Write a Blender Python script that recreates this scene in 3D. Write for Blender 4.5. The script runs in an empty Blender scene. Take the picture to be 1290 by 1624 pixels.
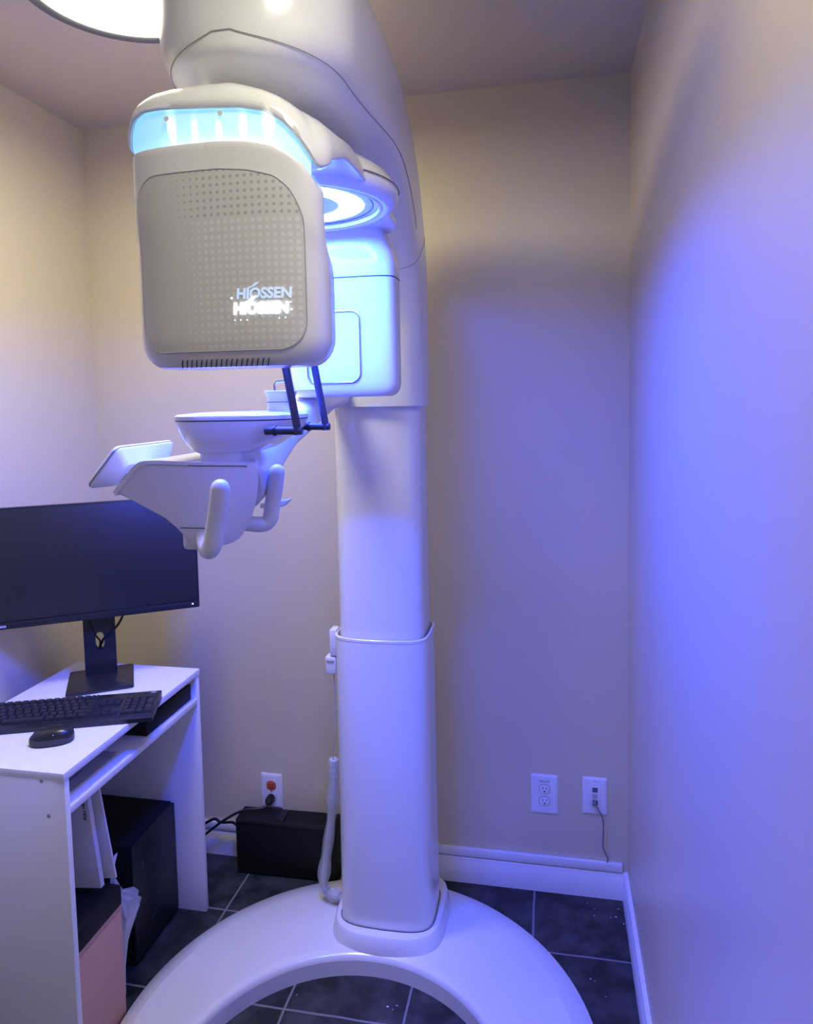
import bpy, bmesh, math, random
from mathutils import Vector, Matrix, Euler
random.seed(7)
S = bpy.context.scene
COL = S.collection
PI = math.pi
cos, sin = math.cos, math.sin

# ------------------------------------------------------------------ camera
CAM_F, CAM_CY = 1137.38, 717.26            # focal length and principal row for a 1290 x 1624 picture
YAW, PITCH, ROLL, CAM_H = -0.2003, -0.0748, -0.0197, 1.5389
cd = bpy.data.cameras.new('camera'); cam = bpy.data.objects.new('camera', cd); COL.objects.link(cam)
cd.sensor_fit = 'VERTICAL'; cd.sensor_height = 36.0; cd.lens = CAM_F / 1624 * 36.0
cd.shift_y = (CAM_CY - 812) / 1624; cd.clip_start = 0.02
fwd = Vector((sin(YAW)*cos(PITCH), cos(YAW)*cos(PITCH), sin(PITCH)))
r0 = Vector((cos(YAW), -sin(YAW), 0)); u0 = r0.cross(fwd)
rt = r0*cos(ROLL) + u0*sin(ROLL); up = -r0*sin(ROLL) + u0*cos(ROLL)
M = Matrix((rt, up, -fwd)).transposed().to_4x4(); M.translation = (0, 0, CAM_H)
cam.matrix_world = M
S.camera = cam

# ------------------------------------------------------------------ light and exposure
S.view_settings.view_transform = 'Standard'; S.view_settings.look = 'None'
S.view_settings.gamma = 1.0; S.view_settings.use_curve_mapping = False
S.view_settings.exposure = 0.0
W = bpy.data.worlds.new('world'); S.world = W; W.use_nodes = True
bg = W.node_tree.nodes['Background']; bg.inputs[0].default_value = (1.0, 0.96, 0.95, 1); bg.inputs[1].default_value = 0.22
LAMP_E, RING_E, BAND_E, LED_E = 40.0, 540.0, 1.05, 25.0
LAMP_C, RING_C, BAND_C = (1.0, 0.94, 0.64), (0.016, 0.055, 1.0), (0.12, 0.50, 1.0)

# ------------------------------------------------------------------ materials
def nodes_of(m):
    m.use_nodes = True
    return m.node_tree.nodes, m.node_tree.links, m.node_tree.nodes['Principled BSDF']
def mat(name, col, rough=.5, metal=0, coat=0, spec=.5, noise=0, nscale=30, bump=0, bscale=200, trans=0, alpha=1, coatr=.05):
    m = bpy.data.materials.new(name); n, l, p = nodes_of(m)
    p.inputs['Base Color'].default_value = (*col, 1); p.inputs['Roughness'].default_value = rough
    p.inputs['Metallic'].default_value = metal; p.inputs['Coat Weight'].default_value = coat
    p.inputs['Coat Roughness'].default_value = coatr; p.inputs['Specular IOR Level'].default_value = spec
    p.inputs['Transmission Weight'].default_value = trans; p.inputs['Alpha'].default_value = alpha
    tc = n.new('ShaderNodeTexCoord')
    if noise:
        t = n.new('ShaderNodeTexNoise'); t.inputs['Scale'].default_value = nscale; t.inputs['Detail'].default_value = 4
        l.new(tc.outputs['Object'], t.inputs['Vector'])
        r = n.new('ShaderNodeMapRange'); r.inputs['To Min'].default_value = 1-noise; r.inputs['To Max'].default_value = 1+noise
        l.new(t.outputs['Fac'], r.inputs['Value'])
        x = n.new('ShaderNodeMix'); x.data_type = 'RGBA'; x.blend_type = 'MULTIPLY'; x.inputs[0].default_value = 1
        x.inputs[6].default_value = (*col, 1); l.new(r.outputs[0], x.inputs[7]); l.new(x.outputs[2], p.inputs['Base Color'])
    if bump:
        t = n.new('ShaderNodeTexNoise'); t.inputs['Scale'].default_value = bscale; t.inputs['Detail'].default_value = 3
        l.new(tc.outputs['Object'], t.inputs['Vector'])
        b = n.new('ShaderNodeBump'); b.inputs['Strength'].default_value = bump; b.inputs['Distance'].default_value = .002
        l.new(t.outputs['Fac'], b.inputs['Height']); l.new(b.outputs[0], p.inputs['Normal'])
    return m
def emit(name, col, e):
    m = mat(name, (.8, .8, .8), .4); p = m.node_tree.nodes['Principled BSDF']
    p.inputs['Emission Color'].default_value = (*col, 1); p.inputs['Emission Strength'].default_value = e
    return m
WALL = mat('wall_paint', (.665, .59, .405), .33, spec=.45, noise=.03, nscale=4, bump=.10, bscale=60)
CEIL = mat('ceiling_paint', (.64, .56, .42), .7, noise=.03, nscale=5, bump=.06, bscale=60)
TRIM = mat('white_trim_paint', (.80, .80, .80), .35, noise=.03, nscale=20)
PLAST = mat('white_gloss_plastic', (.80, .80, .78), .22, coat=.35, noise=.01)
PLAST2 = mat('white_satin_plastic', (.78, .78, .76), .34, coat=.1, noise=.01)
GREYP = mat('pale_grey_plastic', (.45, .46, .48), .4, noise=.02)
SEAM = mat('dark_seam', (.08, .085, .10), .6, noise=.02)
SEAM2 = mat('grey_seam', (.22, .22, .23), .6, noise=.02)
SLOT = mat('dark_recess', (.012, .012, .015), .5, noise=.02)
RODM = mat('charcoal_rubber', (.035, .037, .045), .42, noise=.1, nscale=60)
STEEL = mat('polished_steel', (.55, .56, .60), .18, metal=1, noise=.03)
BLK = mat('black_plastic', (.010, .010, .013), .42, spec=.35, noise=.06, nscale=40, bump=.05, bscale=500)
BLKG = mat('black_satin_plastic', (.018, .019, .024), .28, noise=.05)
SCR = mat('matte_screen', (.010, .011, .015), .43, noise=.02, spec=.9)
KEYM = mat('black_keycap', (.022, .023, .028), .33, noise=.05)
DESK = mat('white_laminate', (.87, .87, .87), .33, noise=.02, nscale=15)
BOXB = mat('black_carton', (.006, .006, .008), .6, spec=.25, noise=.1, nscale=20)
PINK = mat('pinkish_tan_card', (.62, .35, .27), .7, noise=.06, nscale=12)
PAPER = mat('white_paper', (.74, .73, .74), .7, noise=.03, nscale=30)
INK = mat('dark_ink', (.03, .03, .04), .7, noise=.05)
BAG = mat('clear_white_bag', (.80, .82, .86), .25, noise=.05, nscale=30, bump=.8, bscale=60, alpha=.45)
FILM = mat('clear_plastic_film', (.80, .82, .86), .18, noise=.03, bump=.6, bscale=90, alpha=.34)
RED = mat('orange_red_plastic', (.60, .10, .04), .4, noise=.03)
CORDW = mat('grey_white_cord', (.55, .55, .56), .45, noise=.04)
CORDG = mat('dull_grey_cord', (.20, .18, .19), .5, noise=.04)
LAMPRIM = mat('dark_grey_metal_rim', (.13, .135, .14), .4, metal=.3, noise=.03)
LAMPM = emit('lit_diffuser', LAMP_C, LAMP_E)
RINGM = emit('lit_ring', RING_C, RING_E)
BANDM = emit('lit_cyan_band', BAND_C, BAND_E)
LEDM = emit('lit_led', (.55, .9, 1.0), LED_E)
LOGOW = emit('lit_logo', (.80, .92, 1.0), 3.0)
LOGO_GHOST = emit('logo_reflection', (.30, .58, 1.0), .62)

def floor_mat():
    m = bpy.data.materials.new('slate_floor_tiles'); n, l, p = nodes_of(m)
    tc = n.new('ShaderNodeTexCoord'); sp = n.new('ShaderNodeSeparateXYZ'); l.new(tc.outputs['Object'], sp.inputs[0])
    def M_(op, a, b=None):
        k = n.new('ShaderNodeMath'); k.operation = op
        for i, v in enumerate((a, b)):
            if v is None: continue
            if isinstance(v, (int, float)): k.inputs[i].default_value = v
            else: l.new(v, k.inputs[i])
        return k.outputs[0]
    wob = n.new('ShaderNodeTexNoise'); wob.inputs['Scale'].default_value = 9; l.new(tc.outputs['Object'], wob.inputs['Vector'])
    wv = M_('MULTIPLY', M_('SUBTRACT', wob.outputs['Fac'], .5), .004)
    T = .3060
    def line(c, off):
        f = M_('FRACT', M_('ADD', M_('DIVIDE', M_('ADD', c, wv), T), 40 - off/T))
        d = M_('MULTIPLY', M_('MINIMUM', f, M_('SUBTRACT', 1.0, f)), T)
        return d
    d = M_('MINIMUM', line(sp.outputs[0], -.059), line(sp.outputs[1], 1.915))
    g = M_('LESS_THAN', d, .0030)
    t = n.new('ShaderNodeTexNoise'); t.inputs['Scale'].default_value = 11; t.inputs['Detail'].default_value = 8; t.inputs['Roughness'].default_value = .62
    l.new(tc.outputs['Object'], t.inputs['Vector'])
    cr = n.new('ShaderNodeValToRGB'); cr.color_ramp.elements[0].position = .40; cr.color_ramp.elements[0].color = (.007, .008, .009, 1)
    cr.color_ramp.elements[1].position = .66; cr.color_ramp.elements[1].color = (.052, .056, .056, 1)
    l.new(t.outputs['Fac'], cr.inputs[0])
    x = n.new('ShaderNodeMix'); x.data_type = 'RGBA'; l.new(g, x.inputs[0]); l.new(cr.outputs[0], x.inputs[6]); x.inputs[7].default_value = (.21, .20, .20, 1)
    l.new(x.outputs[2], p.inputs['Base Color'])
    p.inputs['Roughness'].default_value = .5
    h = M_('SUBTRACT', t.outputs['Fac'], M_('MULTIPLY', g, .5))
    b = n.new('ShaderNodeBump'); b.inputs['Strength'].default_value = .45; b.inputs['Distance'].default_value = .006
    l.new(h, b.inputs['Height']); l.new(b.outputs[0], p.inputs['Normal'])
    return m
FLOOR = floor_mat()

def dot_mat():
    """white panel with a printed halftone of pale and dark dots"""
    m = bpy.data.materials.new('dotted_white_panel'); n, l, p = nodes_of(m)
    tc = n.new('ShaderNodeTexCoord'); sp = n.new('ShaderNodeSeparateXYZ'); l.new(tc.outputs['Object'], sp.inputs[0])
    def M_(op, *a):
        k = n.new('ShaderNodeMath'); k.operation = op
        for i, v in enumerate(a):
            if isinstance(v, (int, float)): k.inputs[i].default_value = v
            else: l.new(v, k.inputs[i])
        return k.outputs[0]
    pitch = .0094
    fx = M_('FRACT', M_('ADD', M_('DIVIDE', sp.outputs[0], pitch), 100.0)); fz = M_('FRACT', M_('DIVIDE', sp.outputs[2], pitch))
    r = M_('SQRT', M_('ADD', M_('POWER', M_('SUBTRACT', fx, .5), 2.0), M_('POWER', M_('SUBTRACT', fz, .5), 2.0)))
    # dot radius falls off from a diagonal sweep: nothing at the left, full at the right
    lx = M_('SUBTRACT', sp.outputs[0], PANEL_X0)
    grow = n.new('ShaderNodeMapRange'); grow.inputs['From Min'].default_value = .03; grow.inputs['From Max'].default_value = .105
    grow.inputs['To Min'].default_value = 0; grow.inputs['To Max'].default_value = .44; grow.clamp = True; l.new(lx, grow.inputs['Value'])
    inside = M_('LESS_THAN', r, grow.outputs[0]); ring = M_('MULTIPLY', inside, M_('GREATER_THAN', r, M_('SUBTRACT', grow.outputs[0], .10)))
    pale = n.new('ShaderNodeMix'); pale.data_type = 'RGBA'; l.new(M_('MULTIPLY', inside, .8), pale.inputs[0])
    pale.inputs[6].default_value = (.66, .65, .60, 1); pale.inputs[7].default_value = (.76, .76, .74, 1)
    dk = n.new('ShaderNodeMix'); dk.data_type = 'RGBA'; l.new(M_('MULTIPLY', ring, .45), dk.inputs[0])
    l.new(pale.outputs[2], dk.inputs[6]); dk.inputs[7].default_value = (.50, .49, .46, 1)
    # upper rows print dark small dots instead
    upz = M_('GREATER_THAN', sp.outputs[2], 1.775)
    small = M_('LESS_THAN', r, M_('MULTIPLY', grow.outputs[0], .55))
    d2 = n.new('ShaderNodeMix'); d2.data_type = 'RGBA'; l.new(M_('MULTIPLY', small, .55), d2.inputs[0])
    d2.inputs[6].default_value = (.66, .65, .60, 1); d2.inputs[7].default_value = (.30, .30, .32, 1)
    fin = n.new('ShaderNodeMix'); fin.data_type = 'RGBA'; l.new(upz, fin.inputs[0]); l.new(dk.outputs[2], fin.inputs[6]); l.new(d2.outputs[2], fin.inputs[7])
    l.new(fin.outputs[2], p.inputs['Base Color'])
    p.inputs['Roughness'].default_value = .32; p.inputs['Coat Weight'].default_value = .15
    return m
PANEL_X0 = .0

# ------------------------------------------------------------------ mesh helpers
def new(): return bmesh.new()
def rbox(bm, x0, x1, y0, y1, z0, z1, bev=0, seg=2):
    g = bmesh.ops.create_cube(bm, size=1)['verts']
    for v in g: v.co = Vector(((x0+x1)/2+v.co.x*(x1-x0), (y0+y1)/2+v.co.y*(y1-y0), (z0+z1)/2+v.co.z*(z1-z0)))
    if bev:
        es = {e for v in g for e in v.link_edges}
        bmesh.ops.bevel(bm, geom=list(es), offset=bev, segments=seg, profile=.5, affect='EDGES', clamp_overlap=True)
    return bm
def B(*a, **k): return rbox(new(), *a, **k)
def loft(bm, rings, cap=True, closed_ring=True, cap0=None, cap1=None):
    R = [[bm.verts.new(p) for p in r] for r in rings]
    n = len(R[0])
    for a, b in zip(R, R[1:]):
        for i in range(n if closed_ring else n-1):
            j = (i+1) % n
            try: bm.faces.new((a[i], a[j], b[j], b[i]))
            except ValueError: pass
    if closed_ring:
        if cap if cap0 is None else cap0: bm.faces.new(R[0][::-1])
        if cap if cap1 is None else cap1: bm.faces.new(R[-1])
    return bm
def spl(pts, n=8):
    P = [Vector(p) for p in pts]; out = []
    P = [2*P[0]-P[1]] + P + [2*P[-1]-P[-2]]
    for i in range(1, len(P)-2):
        for k in range(n):
            t = k/n; a, b, c, d = P[i-1], P[i], P[i+1], P[i+2]
            out.append(.5*((2*b)+(c-a)*t+(2*a-5*b+4*c-d)*t*t+(3*b-a-3*c+d)*t**3))
    out.append(P[-2]); return out
def tube(bm, pts, r, n=10, closed=False):
    P = [Vector(p) for p in pts]; m = len(P)
    rr = r if callable(r) else (lambda t: r)
    t0 = (P[1]-P[0]).normalized(); a = Vector((0, 0, 1)) if abs(t0.z) < .9 else Vector((1, 0, 0))
    nrm = t0.cross(a).normalized(); rings = []
    for i in range(m):
        if closed: t = (P[(i+1) % m]-P[i-1]).normalized()
        else: t = (P[min(i+1, m-1)]-P[max(i-1, 0)]).normalized()
        nrm = (nrm - t*nrm.dot(t)).normalized(); b = t.cross(nrm); q = rr(i/(m-1))
        rings.append([P[i]+nrm*q*cos(2*PI*k/n)+b*q*sin(2*PI*k/n) for k in range(n)])
    if closed: rings.append(rings[0]); return loft(bm, rings, cap=False)
    return loft(bm, rings)
def lathe(bm, prof, c, n=72, cap0=False, cap1=False):
    rings = [[(c[0]+r*cos(2*PI*k/n), c[1]+r*sin(2*PI*k/n), z) for k in range(n)] for r, z in prof]
    return loft(bm, rings, cap0=cap0, cap1=cap1)
def sq(a, b, e, N=48, ph=0):
    o = []
    for k in range(N):
        t = 2*PI*k/N+ph; c, s = cos(t), sin(t)
        o.append((a*math.copysign(abs(c)**(2/e), c), b*math.copysign(abs(s)**(2/e), s)))
    return o
def rrect(w, h, r, n=6):
    o = []
    for cx, cy, a0 in ((w-r, h-r, 0), (-w+r, h-r, 90), (-w+r, -h+r, 180), (w-r, -h+r, 270)):
        for k in range(n+1):
            a = math.radians(a0+90*k/n); o.append((cx+r*cos(a), cy+r*sin(a)))
    return o
def dense(pts, d=.006):
    o = []
    for a, b in zip(pts, pts[1:]+pts[:1]):
        n = max(1, int(math.hypot(b[0]-a[0], b[1]-a[1])/d))
        o += [(a[0]+(b[0]-a[0])*k/n, a[1]+(b[1]-a[1])*k/n) for k in range(n)]
    return o
def prism(bm, pts, fn, bev=0, seg=2):
    """pts: 2D outline; fn(u,v,s) -> 3D with s in 0..1 across the thickness"""
    a = [bm.verts.new(fn(u, v, 0)) for u, v in pts]; b = [bm.verts.new(fn(u, v, 1)) for u, v in pts]
    n = len(pts); bm.faces.new(a[::-1]); bm.faces.new(b)
    for i in range(n): bm.faces.new((a[i], a[(i+1) % n], b[(i+1) % n], b[i]))
    if bev:
        es = [e for e in bm.edges if e.verts[0] in a+b and ((e.verts[0] in a) == (e.verts[1] in a))]
        bmesh.ops.bevel(bm, geom=es, offset=bev, segments=seg, profile=.5, affect='EDGES', clamp_overlap=True)
    return bm
def smooth(x): x = max(0., min(1., x)); return x*x*(3-2*x)

ORG = {}
def finish(bm, name, material, ang=38):
    bmesh.ops.recalc_face_normals(bm, faces=bm.faces)
    for f in bm.faces: f.smooth = True
    lim = math.radians(ang)
    for e in bm.edges: e.smooth = not (len(e.link_faces) == 2 and e.calc_face_angle(0) > lim)
    me = bpy.data.meshes.new(name); bm.to_mesh(me); bm.free(); me.materials.append(material)
    return me
def obj(name, bm, material, parent=None, loc=None, ang=38):
    """mesh is given in world metres (or, under a turned thing, in that thing's own metres)"""
    off = ORG[parent.name] if parent else Vector(loc or (0, 0, 0))
    bmesh.ops.translate(bm, verts=bm.verts, vec=-off)
    o = bpy.data.objects.new(name, finish(bm, name, material, ang)); COL.objects.link(o)
    if parent: o.parent = parent
    else: o.location = off
    ORG[o.name] = off
    return o
def thing(name, label, cat, loc=(0, 0, 0), rz=0, group=None, turned=False):
    o = bpy.data.objects.new(name, None); COL.objects.link(o); o.empty_display_size = .1
    o.location = loc; o.rotation_euler = (0, 0, rz); o['label'] = label; o['category'] = cat
    if group: o['group'] = group
    ORG[o.name] = Vector((0, 0, 0)) if turned else Vector(loc)
    return o
def tag(o, label, cat, group=None, kind=None):
    o['label'] = label; o['category'] = cat
    if group: o['group'] = group
    if kind: o['kind'] = kind
    return o
def struct(name, bm, material):
    o = obj(name, bm, material); o['kind'] = 'structure'; return o
def plabel(o, s): o['label'] = s; return o
def text_mesh(s, size, offset=0.0, bold=0.0):
    cu = bpy.data.curves.new('lettering', 'FONT'); cu.body = s; cu.size = size; cu.align_x = 'LEFT'; cu.offset = bold; cu.resolution_u = 3
    o = bpy.data.objects.new('lettering', cu); COL.objects.link(o)
    dg = bpy.context.evaluated_depsgraph_get(); me = bpy.data.meshes.new_from_object(o.evaluated_get(dg))
    bm = new(); bm.from_mesh(me); bpy.data.objects.remove(o); bpy.data.curves.remove(cu); bpy.data.meshes.remove(me)
    return bm

# ------------------------------------------------------------------ room
XL, XR, YB, HC, YF = -1.511, .222, 2.176, 2.44, -1.1
struct('floor', B(XL-.1, XR+.1, YF, YB+.1, -.1, 0), FLOOR)
struct('ceiling', B(XL-.1, XR+.1, YF, YB+.1, HC, HC+.1), CEIL)
struct('wall_back', B(XL-.1, XR+.1, YB, YB+.1, 0, HC), WALL)
struct('wall_left', B(XL-.1, XL, YF, YB, 0, HC), WALL)
struct('wall_right', B(XR, XR+.1, YF, YB, 0, HC), WALL)
def skirting(fn, a, b):
    prof = [(0, 0), (.016, 0), (.016, .058), (.012, .066), (.010, .078), (.004, .083), (0, .083)]
    return prism(new(), prof, lambda u, v, s: fn(u, v, a+(b-a)*s))
struct('baseboard_back', skirting(lambda u, v, t: (t, YB-u, v), XL, XR), TRIM)
struct('baseboard_right', skirting(lambda u, v, t: (XR-u, t, v), YF, YB-.016), TRIM)
struct('baseboard_left', skirting(lambda u, v, t: (XL+u, t, v), YF, YB-.016), TRIM)
rw = bmesh.new(); rbox(rw, XL+.02, .206, YB-.013, YB, .086, .112, .002)
struct('trim_1', rw, TRIM)

# ceiling lamp, plus an added unseen one that brightens the right wall
ADDED_LAMPM = emit('added_lamp_diffuser', (1.0, 0.95, 0.80), 19.0)
for LC, lab in (((-.84, 1.375), 'round flush ceiling lamp with dark rim, lit white, above the scanner'), ((-.05, .55), 'added unseen round ceiling lamp with dark rim near the doorway, brightening the right wall')):
    lamp = thing('ceiling_lamp', lab, 'lamp', (LC[0], LC[1], HC), group='round ceiling lamps')
    obj('rim', lathe(new(), [(.190, HC), (.212, HC), (.214, 2.405), (.212, 2.372), (.206, 2.366), (.188, 2.366), (.184, 2.369), (.183, 2.382), (.180, HC)], LC, 96), LAMPRIM, lamp)
    obj('diffuser', lathe(new(), [(.1835, 2.374), (.17, 2.371), (.12, 2.369), (.03, 2.367)], LC, 96, cap1=True), LAMPM if LC[1] > 1 else ADDED_LAMPM, lamp)

# ------------------------------------------------------------------ the scanner
sc = thing('dental_scanner', 'tall white dental x-ray scanner with blue lights on a ring shaped floor base', 'x-ray machine', (-.455, 1.90, 0))
# base ring
CO, RO, CI, RI = (-.470, 1.537), .584, (-.466, 1.373), .374
def base_ring():
    prof = [(0, 0), (0, .010), (.012, .016), (.06, .024), (.10, .0305), (.15, .037), (.20, .0425), (.255, .0475), (.60, .056), (.91, .060), (.930, .0598), (.948, .059), (.962, .0578), (.974, .0560), (.984, .0535), (.991, .0505), (.996, .047), (1, .042), (1, 0)]
    rings = []; NA = 110
    for k in range(NA+1):
        a = math.radians(-62+304*k/NA)
        po = Vector((CO[0]+RO*cos(a), CO[1]+RO*sin(a), 0)); pi_ = Vector((CI[0]+RI*cos(a), CI[1]+RI*sin(a), 0))
        e = min(k, NA-k)/NA*304; sh = (1-.45*(1-smooth(e/14)))      # rounded tips of the horseshoe
        mid = (po+pi_)/2
        rings.append([mid+(po.lerp(pi_, t)-mid)*sh+Vector((0, 0, z)) for t, z in prof])
    return loft(new(), rings)
obj('base_ring', base_ring(), PLAST, sc, ang=13)
def csec(cx, cy, a, b, z, e=5, bulge=.0, N=72):
    o = []
    for x, y in sq(a, b, e, N):
        if y < 0: y -= bulge*(1-(x/a)**2)
        o.append((cx+x, cy+y, z))
    return o
CX = -.455
collar = [csec(CX, 1.915, .160, .150, .045, 4, .012), csec(CX, 1.915, .158, .149, .062, 4, .012), csec(CX, 1.914, .151, .140, .094, 4, .012),
          csec(CX, 1.914, .147, .136, .099, 4, .012), csec(CX, 1.914, .138, .126, .099, 4, .012)]
obj('base_collar', loft(new(), collar), PLAST, sc)
cs = new()
z0, z1 = .085, .903
loft(cs, [csec(CX, 1.902, .1315, .098, z0, 5, .010), csec(CX, 1.902, .1300, .097, .4, 5, .010), csec(CX, 1.902, .1290, .096, z1-.008, 5, .010),
          csec(CX, 1.902, .1300, .097, z1-.007, 5, .010), csec(CX, 1.902, .1300, .097, z1-.001, 5, .010), csec(CX, 1.902, .1288, .096, z1, 5, .010), csec(CX, 1.902, .1245, .0915, z1, 5, .010),
          csec(CX, 1.902, .124, .091, z1-.06, 5, .010)], cap=True)
obj('lower_column', cs, PLAST, sc)
sg = new(); tube(sg, csec(CX, 1.902, .1335, .1000, .0995, 5, .010), .0014, 6, closed=True)
obj('column_seam', sg, SEAM, sc)
obj('upper_column', loft(new(), [csec(CX, 1.902, .1175, .085, .85, 5, .009), csec(CX, 1.902, .1175, .085, 1.62, 5, .009)]), PLAST, sc)

# hood and overhead arm: one swept shell, inner and outer edge given in (y, z)
OUT = [(2.005, 1.520), (2.005, 1.70), (2.003, 1.84), (1.985, 1.97), (1.93, 2.075), (1.83, 2.150), (1.68, 2.200), (1.52, 2.228), (1.36, 2.240), (1.22, 2.242), (1.10, 2.240)]
INN = [(1.790, 1.520), (1.790, 1.66), (1.786, 1.76), (1.765, 1.84), (1.715, 1.905), (1.635, 1.960), (1.54, 2.000), (1.44, 2.012), (1.33, 2.010), (1.21, 2.006), (1.10, 2.002)]
def s2(pts, n=5): return spl([(0, y, z) for y, z in pts], n)
def arm_sections():
    o, i = s2(OUT), s2(INN); L = len(o)-1; sec = []
    for k, (a, b) in enumerate(zip(o, i)):
        t = k/L; hw = .1275+.0245*smooth((t-.35)/.5); cx = CX+.015*smooth((t-.3)/.6)
        e = 4.2-.2*smooth((t-.4)/.4)
        sec.append((cx, (a+b)/2, (a-b)/2, hw, e))
    cx, m, h, hw, e = sec[-1]
    for k in range(1, 21):
        a = PI/2*k/21.0; sec.append((cx, m+Vector((0, -.150*sin(a), -.012*(1-cos(a)))), h*(.55+.45*cos(a)**.5), hw*cos(a)**.9, e))
    return sec
SEC = arm_sections()
def arm_pt(s, th, out=0):
    cx, m, h, hw, e = s; c, q = cos(th), sin(th)
    u = math.copysign(abs(c)**(2/e), c); v = math.copysign(abs(q)**(2/e), q)
    return Vector((cx+u*(hw+out), m.y+h.y*v, m.z+h.z*v))
arm = new(); NS = 64
loft(arm, [[arm_pt(s, 2*PI*k/NS) for k in range(NS)] for s in SEC])
hood = obj('overhead_arm', arm, PLAST, sc, ang=55)
seam = new()
NA_ = len(SEC)-30
def tA(k): return -.12-.60*smooth(k/NA_*1.5)
def push(p, s): return p+Vector((0, -.0012, 0)) if s[1].y < 1.06 else p
side = [push(arm_pt(s, tA(k), .0008), s) for k, s in enumerate(SEC[20:])]; side2 = [push(arm_pt(s, PI-tA(k), .0008), s) for k, s in enumerate(SEC[20:])]
tube(seam, side+side2[::-1], .0006, 6)
k8 = 16
tube(seam, [arm_pt(SEC[k8], 2*PI*k/NS, .0003) for k in range(NS)], .0007, 6, closed=True)
obj('cap_seam', seam, SEAM2, hood)
cap_ = new(); lathe(cap_, [(.01, 2.0055), (.050, 2.0055), (.052, 2.0065), (.052, 2.030)], (-.425, 1.335), 64, cap0=True)
obj('pivot_recess', cap_, SLOT, sc)
obj('pivot_shaft', lathe(new(), [(.030, 1.95), (.030, 2.03)], (-.435, 1.30), 48, True, True), RODM, sc)

# rotating arm (carries the tube head in front and the detector at the back)
RX = -.433
ra = None
def ra_outline(N=120):
    P = []
    front, yc, bf, hw = .890, .955, .065, .1460
    for k in range(61):                                   # right side to left side round the front
        t = -PI*k/60; c, s = cos(t), sin(t); e = 2.6
        P.append((hw*math.copysign(abs(c)**(2/e), c), yc+bf*math.copysign(abs(s)**(2/e), s)))
    for y, x in ((1.03, .143), (1.12, .138), (1.25, .130), (1.38, .122)): P.append((-x, y))
    for k in range(31):
        t = PI-PI*k/30; P.append((.115*cos(t), 1.50+.10*sin(t)))
    for y, x in ((1.38, .122), (1.25, .130), (1.12, .138), (1.03, .143)): P.append((x, y))
    return P
def tab(x, T):
    if x <= T[0][0]: return T[0][1]
    for (a, p), (b, q) in zip(T, T[1:]):
        if x <= b: return p+(q-p)*(x-a)/(b-a)
    return T[-1][1]
EZ = [(-.574, 1.895), (-.567, 1.910), (-.556, 1.922), (-.535, 1.9275), (-.51, 1.9265), (-.46, 1.922), (-.39, 1.917), (-.358, 1.911), (-.335, 1.897), (-.317, 1.877), (-.307, 1.861), (-.298, 1.844)]
def edge_z(x, y):
    z = tab(RX+x, EZ)
    return z+(1.888-z)*smooth((y-.922)/.075)+.012*smooth((y-1.085)/.06)
LIPT = [(-.42, .0), (-.381, .0035), (-.349, .0105), (-.326, .021), (-.312, .033), (-.302, .048), (-.297, .060)]
def drop(x, z): return tab(x, LIPT)*smooth((z-1.70)/.165)
RO_ = ra_outline()
def ra_ring(d, f):
    o = []
    for x, y in RO_:
        ze = edge_z(x, y); top = 1.974-.010*smooth((y-.95)/.4)-.22*max(0, x-.02)*(1-smooth((y-1.0)/.15))
        sx = 1-d/.145; sy = 1-d/.368
        o.append((RX+x*sx, 1.266+(y-1.266)*sy, ze+(top-ze)*f if f <= 1 else top+(f-1)*.1))
    return o
rb = new()
def ra_flat(d): return [(x, y, 1.8890+.012*smooth((y-1.085)/.06)) for x, y, z in ra_ring(d, 0)]
rings = [ra_flat(.13), ra_flat(.08), ra_flat(.030), ra_ring(.010, -.004), ra_ring(.003, -.008), ra_ring(.001, 0.0), ra_ring(-.0005, .03)]
for k in range(1, 9):
    a = PI/2*k/8; rings.append(ra_ring(.085*(1-cos(a)), .03+.97*sin(a)))
rings.append(ra_ring(.13, 1.012))
loft(rb, rings)
ra = obj('rotating_arm', rb, PLAST, sc, ang=60)
band = new(); NB = 61
fr = RO_[:NB]
def in_(p, d, z): return (RX+p[0]*(1-d/.145), 1.266+(p[1]-1.266)*(1-d/.368), z)
sel = [p for p in fr if p[1] < (.918 if p[0] > 0 else .948)]
loft(band, [[in_(p, .004, edge_z(*p)+.004) for p in sel], [in_(p, .006, edge_z(*p)*.5+(1.858-drop(RX+p[0], 1.87))*.5) for p in sel], [in_(p, .017, 1.856-drop(RX+p[0], 1.87)) for p in sel]], closed_ring=False)
plabel(obj('light_band', band, BANDM, ra, ang=80), 'glowing cyan light band')
for i in range(5):
    x = -.490+.0335*i
    s = new(); bmesh.ops.create_uvsphere(s, u_segments=10, v_segments=6, radius=.0028, matrix=Matrix.Translation((x, .8960, 1.8712-drop(x, 1.87))))
    led = obj('led', s, LEDM, ra)
    ld = bpy.data.lights.new('led_beam', 'SPOT'); ld.energy = .30; ld.color = (.75, .95, 1.0); ld.spot_size = math.radians(34); ld.spot_blend = .8; ld.shadow_soft_size = .001
    lo = bpy.data.objects.new('led_beam', ld); COL.objects.link(lo); p0 = Vector((x, .8935, 1.8735-drop(x, 1.87))); lo.parent = ra
    lo.location = p0-ORG[ra.name]; lo.rotation_euler = Vector((0, .30, 1)).to_track_quat('-Z', 'Y').to_euler()
for x, z in ((-.495, 1.912), (-.418, 1.911)):
    s = new(); yy = min(RO_, key=lambda p: abs(p[0]-(x-RX))+10*(p[1] > 1))[1]+.0025
    lathe(s, [(.0035, 0), (.0035, .002)], (0, 0), 14, True, True)
    bmesh.ops.rotate(s, verts=s.verts, matrix=Matrix.Rotation(PI/2, 3, 'X')); bmesh.ops.translate(s, verts=s.verts, vec=(x, yy, z))
    obj('screw_cover', s, PLAST2, ra)
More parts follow.
